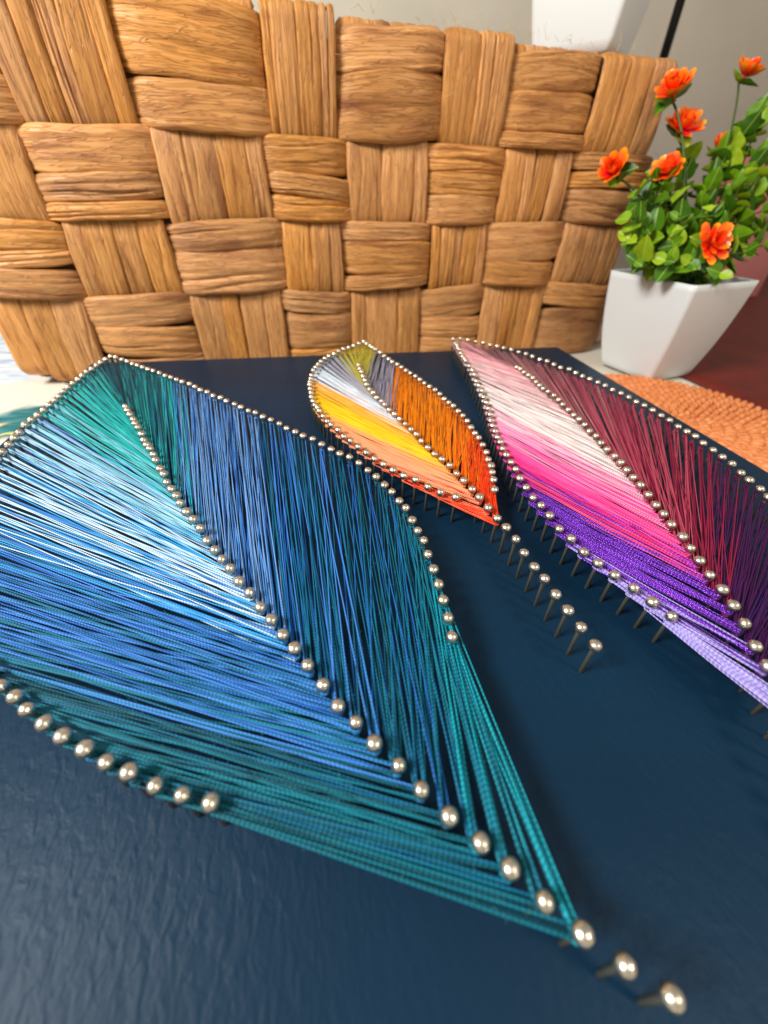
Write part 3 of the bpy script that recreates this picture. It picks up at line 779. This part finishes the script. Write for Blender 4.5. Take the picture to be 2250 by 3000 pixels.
def weave_face(origin, U, V, Nn, cols, rows, parity, rnd, front=False, wrinkle=1.0, across=30, along=26):
    """checker weave: (col+row) even -> horizontal strips on top, odd -> vertical strips on top"""
    nc, nrw = len(cols) - 1, len(rows) - 1
    for r_ in range(nrw):
        zt, zb = rows[r_], rows[r_ + 1]
        for c_ in range(nc):
            ua, ub = cols[c_], cols[c_ + 1]
            if front and r_ == 0:
                um = (ua + ub) / 2
                zt = 0.2125 + 0.0095 * min(1.0, max(0.0, (0.49 - um) / 0.34))
            if (c_ + r_ + parity) % 2 == 0:
                top_gap = 0.004 if (front and r_ == 0) else 0.0
                ht = zt - zb - top_gap
                for f0, f1 in splits(rnd.choice((2, 3, 3, 3)), rnd):
                    w_ = (f1 - f0) * ht * rnd.uniform(1.0, 1.2)
                    zc = zb + ht * (1 - (f0 + f1) / 2)
                    e0 = ua - 0.0085 + rnd.uniform(-0.002, 0.002); e1 = ub + 0.0085 + rnd.uniform(-0.002, 0.002)
                    D = 0.0085 + rnd.uniform(-0.0012, 0.0012)
                    tilt = rnd.uniform(-0.0032, 0.0032)
                    path = [origin + U * x + V * (zc + tilt * (2 * k / 14 - 1)) + Nn * d for k, (x, d) in enumerate(arch(e0, e1, D, -0.004))]
                    strand(path, V, Nn, w_, rnd, across, along, wrinkle)
            else:
                wd = ub - ua - 0.007
                for f0, f1 in splits(rnd.choice((3, 4, 4, 5)), rnd):
                    w_ = (f1 - f0) * wd * rnd.uniform(1.0, 1.22)
                    uc = ua + 0.0035 + wd * (f0 + f1) / 2
                    D = 0.0052 + rnd.uniform(-0.0008, 0.0008)
                    e0 = zb - 0.010; e1 = zt + 0.010
                    lean = rnd.uniform(-0.0015, 0.0015)
                    if front and r_ == 0:          # folds over the rim
                        path = [origin + U * (uc + lean * (k / 10 - .5)) + V * (e0 + (zt - 0.004 - e0) * k / 10) + Nn * (-0.004 + (D + 0.004) * (1 - (1 - k / 10) ** 4)) for k in range(11)]
                        for q in range(1, 7):
                            a = q / 6 * math.pi * 0.5
                            path.append(origin + U * (uc + lean * .5) + V * (zt - 0.004 + 0.006 * math.sin(a)) + Nn * (D - 0.008 * (1 - math.cos(a))))
                        path.append(path[-1] - Nn * 0.010)
                        strand(path, U, lambda s: (Nn * (1 - s) + V * s), w_, rnd, across, along + 8, wrinkle * 0.6)
                    elif front and r_ == nrw - 1:   # turns under at the foot
                        path = []
                        cut = 0.012 * max(0.0, 1 - (uc - cols[0]) / 0.03) if c_ == 0 else 0.0
                        for q in range(7):
                            a = (1 - q / 6) * math.pi * 0.5
                            path.append(origin + U * uc + V * (zb + cut + 0.012 - 0.012 * math.sin(a)) + Nn * (D - 0.014 * (1 - math.cos(a))))
                        z_ = zb + cut + 0.012
                        for k in range(1, 11):
                            path.append(origin + U * (uc + lean * k / 10) + V * (z_ + (e1 - z_) * k / 10) + Nn * (D - (D + 0.004) * (k / 10) ** 4.5))
                        strand(path, U, lambda s: (Nn * s - V * (1 - s)), w_, rnd, across, along + 6, wrinkle * 0.6)
                    else:
                        path = [origin + U * (uc + lean * (2 * k / 14 - 1)) + V * z_ + Nn * d for k, (z_, d) in enumerate(arch(e0, e1, D, -0.004))]
                        strand(path, U, Nn, w_, rnd, across, along, wrinkle * 0.6)
            if front and r_ == 0 and (c_ + r_ + parity) % 2 == 0:     # strip ends folded over the rim above a horizontal patch
                for f0, f1 in splits(4, rnd):
                    wd = ub - ua
                    uc = ua + wd * (f0 + f1) / 2
                    path = [origin + U * uc + V * (zt - 0.016 + 0.012 * k / 5) + Nn * 0.001 for k in range(6)]
                    for q in range(1, 7):
                        a = q / 6 * math.pi * 0.5
                        path.append(origin + U * uc + V * (zt - 0.004 + 0.004 * math.sin(a)) + Nn * (0.001 - 0.006 * (1 - math.cos(a))))
                    path.append(path[-1] - Nn * 0.010)
                    strand(path, U, lambda s: (Nn * (1 - s) + V * s), (f1 - f0) * wd * 1.15, rnd, 12, 14, 0.5)

rb = random.Random(5)
COLS = [-0.024, 0.045, 0.117, 0.194, 0.246, 0.315, 0.371, 0.438, 0.509]
ROWS = [0.2145, 0.160, 0.112, 0.065, 0.000]
X, Y, Zv = Vector((1, 0, 0)), Vector((0, 1, 0)), Vector((0, 0, 1))
weave_face(Vector((0, 0.004, 0)), X, Zv, -Y, COLS, ROWS, 0, rb, front=True)
weave_face(Vector((0.503, 0.004, 0)), Y, Zv, X, [0.004, 0.078, 0.152], [0.200] + ROWS[1:], 1, rb, wrinkle=0.8, across=12, along=14)
weave_face(Vector((0, 0.012, 0.2085)), X, Y, Zv * 0.7, COLS[:-1] + [0.490], [0.146, 0.075, 0.004], 1, rb, wrinkle=0.5, across=10, along=12)
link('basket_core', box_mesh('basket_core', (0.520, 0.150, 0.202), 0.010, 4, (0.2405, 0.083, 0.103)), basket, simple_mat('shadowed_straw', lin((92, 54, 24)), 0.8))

# ------------------------------------------------------------------ white pots
m_pot = simple_mat('white_plastic', lin((208, 211, 210)), 0.38, 0.0)
m_soil = simple_mat('dark_filler', lin((38, 30, 20)), 0.9)
def pot_mesh(name, rim, base, h, cr=0.09):
    def ringpts(half, z, n=7):
        pts = []
        r_ = half * cr + 0.0008
        for q in range(4):
            a0 = q * math.pi / 2
            cx = (half - r_) * (1 if q in (0, 3) else -1); cy = (half - r_) * (1 if q in (0, 1) else -1)
            for k in range(n):
                a = a0 + (math.pi / 2) * k / (n - 1)
                pts.append(Vector((cx + r_ * math.cos(a), cy + r_ * math.sin(a), z)))
        return pts
    rings = [ringpts(base * 0.85, 0.0005)]
    NZ = 16
    for k in range(NZ + 1):
        t = k / NZ
        half = base + (rim - base) * (0.55 * t + 0.45 * (1 - (1 - t) ** 2.6))
        rings.append(ringpts(half, 0.002 + (h - 0.0022) * t))
    rings.append(ringpts(rim - 0.0007, h))
    rings.append(ringpts(rim - 0.0019, h - 0.0002))
    for k in range(5):
        t = 1 - k / 6
        half = base + (rim - base) * (0.55 * t + 0.45 * (1 - (1 - t) ** 2.6)) - 0.0022
        rings.append(ringpts(half, h * t - 0.001))
    n = len(rings[0]); vs_, fs = [], []
    for r_ in rings:
        vs_.extend(r_)
    for i in range(len(rings) - 1):
        for k in range(n):
            k2 = (k + 1) % n
            fs.append((i * n + k, i * n + k2, (i + 1) * n + k2, (i + 1) * n + k))
    fs.append(tuple(reversed(range(n))))
    fs.append(tuple(range((len(rings) - 1) * n, len(rings) * n)))
    return mesh_from(name, vs_, fs)
PC = Vector((0.3202, 0.3455, TABLE_Z))
PH = 0.0810
plant = thing('potted_plant', 'orange flowered leafy artificial plant in a tapered white square pot', 'potted plant', PC)
pot = link('pot', pot_mesh('pot', 0.0405, 0.0275, PH), plant, m_pot)
pot.rotation_euler = (0, 0, math.radians(-121.3 + 45 + 180))
sl = link('soil', box_mesh('soil', (0.066, 0.066, 0.006), 0.002, 2, (0, 0, PH - 0.013)), plant, m_soil)
sl.rotation_euler = pot.rotation_euler

pot2 = thing('white_pot', 'white square pot standing on top of the woven basket, cut by the frame', 'pot', (0.255, 0.480, 0.2005), math.radians(45))
link('pot', pot_mesh('pot_upper', 0.0435, 0.031, 0.095), pot2, m_pot)
link('soil', box_mesh('soil_upper', (0.072, 0.072, 0.006), 0.002, 2, (0, 0, 0.080)), pot2, m_soil)

# ------------------------------------------------------------------ plant: stems, leaves, flowers
m_leaf, nt, b = new_mat('glossy_leaf')
oi = nd(nt, 'ShaderNodeObjectInfo')
rp = ramp(nt, [(0.0, lin((44, 84, 10))), (0.3, lin((74, 122, 14))), (0.65, lin((112, 156, 18))), (1.0, lin((164, 188, 32)))])
nt.links.new(oi.outputs['Random'], rp.inputs[0])
tc = nd(nt, 'ShaderNodeTexCoord')
n1 = nd(nt, 'ShaderNodeTexNoise', Scale=160.0, Detail=2.0)
nt.links.new(tc.outputs['Object'], n1.inputs['Vector'])
mx = nd(nt, 'ShaderNodeMix', data_type='RGBA', blend_type='MULTIPLY')
mx.inputs[0].default_value = 0.35
nt.links.new(rp.outputs[0], mx.inputs[6]); nt.links.new(n1.outputs['Fac'], mx.inputs[7])
ys = nd(nt, 'ShaderNodeSeparateXYZ')
nt.links.new(tc.outputs['Object'], ys.inputs[0])
ya = nd(nt, 'ShaderNodeMath', operation='ABSOLUTE')
nt.links.new(ys.outputs[1], ya.inputs[0])
yr = nd(nt, 'ShaderNodeMapRange')
yr.inputs['From Min'].default_value = 0.0002; yr.inputs['From Max'].default_value = 0.0006
yr.inputs['To Min'].default_value = 0.45; yr.inputs['To Max'].default_value = 0.0
nt.links.new(ya.outputs[0], yr.inputs['Value'])
vx = nd(nt, 'ShaderNodeMix', data_type='RGBA')
nt.links.new(yr.outputs[0], vx.inputs[0])
nt.links.new(mx.outputs[2], vx.inputs[6])
vx.inputs[7].default_value = lin((186, 206, 92))
nt.links.new(vx.outputs[2], b.inputs['Base Color'])
b.inputs['Roughness'].default_value = 0.4
b.inputs['Specular IOR Level'].default_value = 0.35
b.inputs['Subsurface Weight'].default_value = 0.0
b.inputs['Transmission Weight'].default_value = 0.0
m_stem = simple_mat('stem_green', lin((58, 84, 18)), 0.5)
def leaf_mesh(name, L, W, fold, curl):
    NL, NW = 9, 6
    vs_, fs = [], []
    for side in (0, 1):
        for i in range(NL + 1):
            s = i / NL
            wv = W * 0.5 * (math.sin(math.pi * min(1, s ** 0.78)) ** 0.75) * (1 - 0.15 * s) + 0.00025
            for j in range(NW + 1):
                t = j / NW * 2 - 1
                z = fold * abs(t) * wv + curl * L * (s * s) - 0.0009 * side * (1 - abs(t) ** 3) * math.sin(math.pi * s)
                z += 0.00035 * math.sin(s * 14) * abs(t)
                vs_.append((s * L, t * wv, z))
    n = NW + 1; h_ = (NL + 1) * n
    for i in range(NL):
        for j in range(NW):
            fs.append((i * n + j, (i + 1) * n + j, (i + 1) * n + j + 1, i * n + j + 1))
            fs.append((h_ + i * n + j, h_ + i * n + j + 1, h_ + (i + 1) * n + j + 1, h_ + (i + 1) * n + j))
    return mesh_from(name, vs_, fs)
LEAVES = [leaf_mesh('leaf', 0.0200, 0.0172, 0.3, -0.2), leaf_mesh('leaf', 0.0185, 0.0152, 0.25, 0.15), leaf_mesh('leaf', 0.0225, 0.0180, 0.4, -0.1)]
for l in LEAVES:
    l.materials.append(m_leaf)
def curve_tube(name, pts, r0, r1, mat, parent, n=6):
    vs_, fs = [], []
    for i, p in enumerate(pts):
        d = (pts[min(i + 1, len(pts) - 1)] - pts[max(i - 1, 0)]).normalized()
        s = d.cross(Vector((0.31, 0.77, 0.2))).normalized(); u_ = s.cross(d)
        r_ = r0 + (r1 - r0) * i / (len(pts) - 1)
        for k in range(n):
            a = 2 * math.pi * k / n
            vs_.append(p + (s * math.cos(a) + u_ * math.sin(a)) * r_)
    for i in range(len(pts) - 1):
        for k in range(n):
            k2 = (k + 1) % n
            fs.append((i * n + k, i * n + k2, (i + 1) * n + k2, (i + 1) * n + k))
    fs.append(tuple(range((len(pts) - 1) * n, len(pts) * n)))
    return link(name, mesh_from(name, vs_, fs), parent, mat)
def stem_pts(tip, rnd, root=None):
    root = root or Vector((rnd.uniform(-0.014, 0.014), rnd.uniform(-0.014, 0.014), PH - 0.011))
    ctrl = Vector((root.x * 0.55 + tip.x * 0.45, root.y * 0.55 + tip.y * 0.45, root.z + (tip.z - root.z) * 0.72 + 0.006))
    return [root * (1 - t) ** 2 + ctrl * (2 * t * (1 - t)) + tip * t * t for t in [k / 10 for k in range(11)]]
def put_leaf(pos, direction, up, scale, rnd):
    x = direction.normalized()
    y = up.cross(x).normalized()
    z = x.cross(y)
    o = link('leaf', rnd.choice(LEAVES), plant)
    o.matrix_basis = Matrix(((x.x * scale, y.x * scale, z.x * scale, pos.x), (x.y * scale, y.y * scale, z.y * scale, pos.y), (x.z * scale, y.z * scale, z.z * scale, pos.z), (0, 0, 0, 1)))
STEM_TIPS = [(0.2499,0.3328,0.0870),(0.2526,0.3217,0.0738),(0.2755,0.3437,0.0907),(0.2889,0.3543,0.0991),(0.2706,0.3125,0.0749),(0.3003,0.3376,0.0891),(0.3233,0.3370,0.0779),(0.3582,0.3427,0.0774),(0.3628,0.3403,0.0917),(0.3479,0.3874,0.1306),(0.2845,0.3751,0.1160),(0.3913,0.4211,0.1510),(0.2594,0.3522,0.1136),(0.2834,0.3683,0.1234),(0.2485,0.3365,0.0994),(0.2763,0.3616,0.1052),(0.3006,0.3705,0.1142),(0.3283,0.4030,0.1372),(0.3252,0.3678,0.1168),(0.3786,0.4178,0.1437),(0.3940,0.4208,0.1674),(0.4198,0.4387,0.1799),(0.3914,0.3903,0.1449),(0.3588,0.3687,0.1262),(0.3407,0.3454,0.1088),(0.3612,0.3384,0.1051),(0.2648,0.3312,0.0806),(0.2813,0.3239,0.0836),(0.2881,0.3086,0.0743),(0.3099,0.2999,0.0687),(0.3343,0.3111,0.0806),(0.3600,0.3218,0.0841),(0.2870,0.3358,0.0999),(0.3193,0.3396,0.1044),(0.2778,0.3459,0.0698),(0.3352,0.3611,0.0947),(0.4164,0.4031,0.1185),(0.3436,0.3420,0.0891),(0.4185,0.3879,0.1324),(0.4056,0.3520,0.1006),(0.4427,0.4195,0.1615)]
FLOWERS = [(0.2879,0.3883,0.1737),(0.3972,0.4501,0.1968),(0.3043,0.3861,0.1540),(0.2918,0.3705,0.1282),(0.2432,0.3660,0.1268),(0.3002,0.3096,0.0866),(0.4161,0.4671,0.1498)]

rp_ = random.Random(23)
for k, tip in enumerate(STEM_TIPS):
    tip = Vector(tip) - PC
    pts = stem_pts(tip, rp_)
    curve_tube('stem', pts, 0.0009, 0.0006, m_stem, plant)
    L = sum((b_ - a).length for a, b_ in zip(pts, pts[1:]))
    npair = max(3, min(7, int(L / 0.0100)))
    for q in range(npair):
        t = 1 - q * 0.0100 / L
        if t < 0.2:
            break
        i = min(9, int(t * 10)); f = t * 10 - i
        pos = pts[i].lerp(pts[i + 1], f)
        tg = (pts[i + 1] - pts[i]).normalized()
        s = tg.cross(Vector((0.2, 0.1, 1))).normalized(); u_ = s.cross(tg)
        a0 = q * 1.57 + rp_.uniform(-0.4, 0.4)
        for h_ in (0, math.pi):
            rad = s * math.cos(a0 + h_) + u_ * math.sin(a0 + h_)
            d = rad * 1.0 + tg * rp_.uniform(0.25, 0.9) + Vector((0, 0, rp_.uniform(-0.1, 0.25)))
            put_leaf(pos, d, (tg + Vector((0, 0, 0.4)) - Vector((0, 0.25, 0))).normalized(), rp_.uniform(0.5, 0.9) * (0.75 if q == 0 else 1), rp_)
m_pet, nt, b = new_mat('orange_petal')
tc = nd(nt, 'ShaderNodeTexCoord')
sp = nd(nt, 'ShaderNodeSeparateXYZ')
nt.links.new(tc.outputs['Object'], sp.inputs[0])
mr = nd(nt, 'ShaderNodeMapRange')
mr.inputs['From Min'].default_value = 0.001; mr.inputs['From Max'].default_value = 0.0115
nt.links.new(sp.outputs[0], mr.inputs['Value'])
rp = ramp(nt, [(0.0, lin((214, 30, 20))), (0.45, lin((244, 66, 16))), (0.8, lin((255, 106, 12))), (1.0, lin((255, 150, 20)))])
nt.links.new(mr.outputs[0], rp.inputs[0])
oi = nd(nt, 'ShaderNodeObjectInfo')
hs = nd(nt, 'ShaderNodeHueSaturation')
hr = nd(nt, 'ShaderNodeMapRange')
hr.inputs['To Min'].default_value = 0.485; hr.inputs['To Max'].default_value = 0.515
nt.links.new(oi.outputs['Random'], hr.inputs['Value'])
nt.links.new(hr.outputs[0], hs.inputs['Hue'])
nt.links.new(rp.outputs[0], hs.inputs['Color'])
nt.links.new(hs.outputs[0], b.inputs['Base Color'])
b.inputs['Roughness'].default_value = 0.35
def petal_mesh(L, W, cup):
    NL, NW = 6, 4
    vs_, fs = [], []
    for side in (0, 1):
        for i in range(NL + 1):
            s = i / NL
            wv = W * 0.5 * (0.28 + 0.72 * math.sin(math.pi * (0.05 + 0.80 * s) ** 1.5)) * (1 if i < NL else 0.55)
            for j in range(NW + 1):
                t = j / NW * 2 - 1
                vs_.append((s * L, t * wv, cup * L * s * s + 0.3 * wv * t * t - 0.0005 * side * (1 - t * t)))
    n = NW + 1; h_ = (NL + 1) * n
    for i in range(NL):
        for j in range(NW):
            fs.append((i * n + j, (i + 1) * n + j, (i + 1) * n + j + 1, i * n + j + 1))
            fs.append((h_ + i * n + j, h_ + i * n + j + 1, h_ + (i + 1) * n + j + 1, h_ + (i + 1) * n + j))
    me = mesh_from('petal', vs_, fs)
    me.materials.append(m_pet)
    return me
PETALS = [petal_mesh(0.0125, 0.0066, 0.26), petal_mesh(0.0108, 0.0060, 0.22), petal_mesh(0.0088, 0.0052, 0.2)]
core_me = lathe('flower', [(0.0007, -0.004), (0.0016, -0.002), (0.0022, 0.0), (0.0016, 0.0018), (0.0006, 0.0026)], 10)
core_me.materials.append(m_pet)
AXES = [(-0.55, -0.35, 0.7), (0.25, -0.25, 0.9), (-0.15, -0.45, 0.8), (-0.5, -0.4, 0.6), (-0.75, -0.4, 0.5), (-0.1, -0.85, 0.45), (0.2, -0.2, 0.9)]
for fp, axis in zip(FLOWERS, AXES):
    fp = Vector(fp) - PC
    axis = Vector(axis).normalized()
    root = Vector((rp_.uniform(-0.01, 0.01), rp_.uniform(-0.01, 0.01), PH - 0.011))
    end = fp - axis * 0.005
    pts = stem_pts(end, rp_, root)
    curve_tube('stem', pts, 0.0010, 0.0008, m_stem, plant)
    fl = link('flower', core_me, plant)
    q = axis.to_track_quat('Z', 'Y')
    fl.matrix_basis = Matrix.Translation(fp) @ q.to_matrix().to_4x4()
    opn = rp_.uniform(-0.1, 0.3)
    small = rp_.uniform(0.95, 1.2) if fp.z > 0.165 - TABLE_Z and fp.x > 0.06 else rp_.uniform(0.92, 1.12)
    for layer, (cnt, elev) in enumerate(((9, 0.12 + opn), (8, 0.52 + opn), (7, 1.0 + opn * 0.5))):
        for k in range(cnt):
            a = 2 * math.pi * k / cnt + layer * 0.4 + rp_.uniform(-0.2, 0.2)
            pt = link('petal', PETALS[layer], fl)
            pt.matrix_basis = Matrix.Rotation(a, 4, 'Z') @ Matrix.Translation((0.0010, 0, 0.0006 * layer)) @ Matrix.Rotation(-(elev + rp_.uniform(-0.2, 0.2)), 4, 'Y') @ Matrix.Scale(small * rp_.uniform(0.85, 1.1), 4)
    for k in range(3):   # sepal leaves under the bloom
        a = 2.1 * k + rp_.uniform(0, 1)
        s = axis.cross(Vector((0.1, 0.3, 1))).normalized(); u_ = s.cross(axis)
        put_leaf(end, (s * math.cos(a) + u_ * math.sin(a)) + axis * 0.25, axis, 0.75, rp_)

# ------------------------------------------------------------------ things half hidden at the right
m_red, nt, b = new_mat('rust_leather')
tc = nd(nt, 'ShaderNodeTexCoord')
n1 = nd(nt, 'ShaderNodeTexNoise', Scale=30.0, Detail=4.0)
nt.links.new(tc.outputs['Object'], n1.inputs['Vector'])
rp = ramp(nt, [(0.3, lin((80, 12, 3))), (0.7, lin((108, 22, 5)))])
nt.links.new(n1.outputs['Fac'], rp.inputs[0])
nt.links.new(rp.outputs[0], b.inputs['Base Color'])
b.inputs['Roughness'].default_value = 0.55
bm = bmesh.new()
bmesh.ops.create_grid(bm, x_segments=40, y_segments=40, size=0.5)
for v in bm.verts:
    v.co = Vector((v.co.x * 0.95, v.co.y * 0.80, 0.0016 + 0.0012 * noise.noise(Vector((v.co.x * 12, v.co.y * 10, 4)))))
ext_ = bmesh.ops.extrude_face_region(bm, geom=bm.faces[:])
for g_ in ext_['geom']:
    if isinstance(g_, bmesh.types.BMVert):
        g_.co.z -= 0.0018
bmesh.ops.recalc_face_normals(bm, faces=bm.faces[:])
me = bpy.data.meshes.new('red_cloth')
bm.to_mesh(me); bm.free()
me.polygons.foreach_set('use_smooth', [True] * len(me.polygons))
o = link('red_cloth', me, None, m_red)
o.location = (0.345 + 0.475, 0.14 + 0.40, TABLE_Z + 0.0006)
o['label'] = 'rust red cloth spread on the table behind the orange mat'
o['category'] = 'cloth'
m_pink = simple_mat('pale_pink_card', lin((232, 204, 192)), 0.6)
pb = thing('small_box', 'pale pink little box between the basket corner and the white pot', 'box', (0.343, 0.462, TABLE_Z), 0.35)
link('box_body', box_mesh('small_body', (0.05, 0.04, 0.024), 0.002, 3, (0, 0, 0.012)), pb, m_pink)
link('box_lid', box_mesh('small_lid', (0.052, 0.042, 0.006), 0.0015, 3, (0, 0, 0.0272)), pb, m_pink)
m_pink2 = simple_mat('rose_card', lin((196, 118, 116)), 0.6)
pk = thing('gift_box', 'tall rose pink box behind the leaves at the right edge', 'box', (0.72, 0.70, TABLE_Z), 0.2)
link('box_body', box_mesh('gift_body', (0.10, 0.10, 0.165), 0.002, 3, (0, 0, 0.0825)), pk, m_pink2)
link('box_lid', box_mesh('gift_lid', (0.106, 0.106, 0.022), 0.002, 3, (0, 0, 0.1765)), pk, m_pink2)
m_blk = simple_mat('black_metal', lin((22, 20, 18)), 0.3, 0.6)
rod = thing('black_rod', 'thin upright black metal rod rising behind the basket corner', 'rod', (0.419, 0.600, TABLE_Z))
link('pole', lathe('pole', [(0.0046, 0.008), (0.0046, 0.44), (0.0040, 0.446), (0.002, 0.448)], 16), rod, m_blk)
link('base', lathe('base', [(0.040, 0.0), (0.040, 0.005), (0.036, 0.008), (0.006, 0.0095)], 32), rod, m_blk)

# stray fibres along the basket rim and strip edges
fv, ff = [], []
rf = random.Random(3)
for k in range(160):
    u_ = rf.uniform(0.0, 0.5)
    if k < 70:
        c = Vector((u_, 0.0, 0.214 + 0.008 * min(1.0, max(0.0, (0.49 - u_) / 0.34))))
        d = Vector((rf.gauss(0, 0.7), -rf.random() * 0.5, abs(rf.gauss(0.6, 0.4)))).normalized() * rf.uniform(0.002, 0.009)
    else:
        c = Vector((rf.choice(COLS[1:]) + rf.gauss(0, 0.003), -0.006, rf.uniform(0.02, 0.2)))
        d = Vector((rf.gauss(0, 1), -rf.random() * 0.5, rf.gauss(0, 1))).normalized() * rf.uniform(0.002, 0.008)
    bend = Vector((rf.gauss(0, 1), -abs(rf.gauss(0, 0.5)), rf.gauss(0, 1))) * 0.0012
    sd = d.cross(Vector((0.3, 0.9, 0.2))).normalized() * rf.uniform(0.00006, 0.00016)
    off = len(fv)
    for p_ in (c, c + d * 0.5 + bend, c + d):
        fv.extend([p_ - sd, p_ + sd, p_ - Vector((0, 0.00012, 0))])
    for a_ in (0, 3):
        for m_, n_ in ((0, 1), (1, 2), (2, 0)):
            ff.append((off + a_ + m_, off + a_ + n_, off + a_ + 3 + n_, off + a_ + 3 + m_))
o = link('stray_fibers', mesh_from('stray_fibers', fv, ff), basket, simple_mat('stray_straw', lin((206, 172, 120)), 0.7))
o['kind'] = 'stuff'
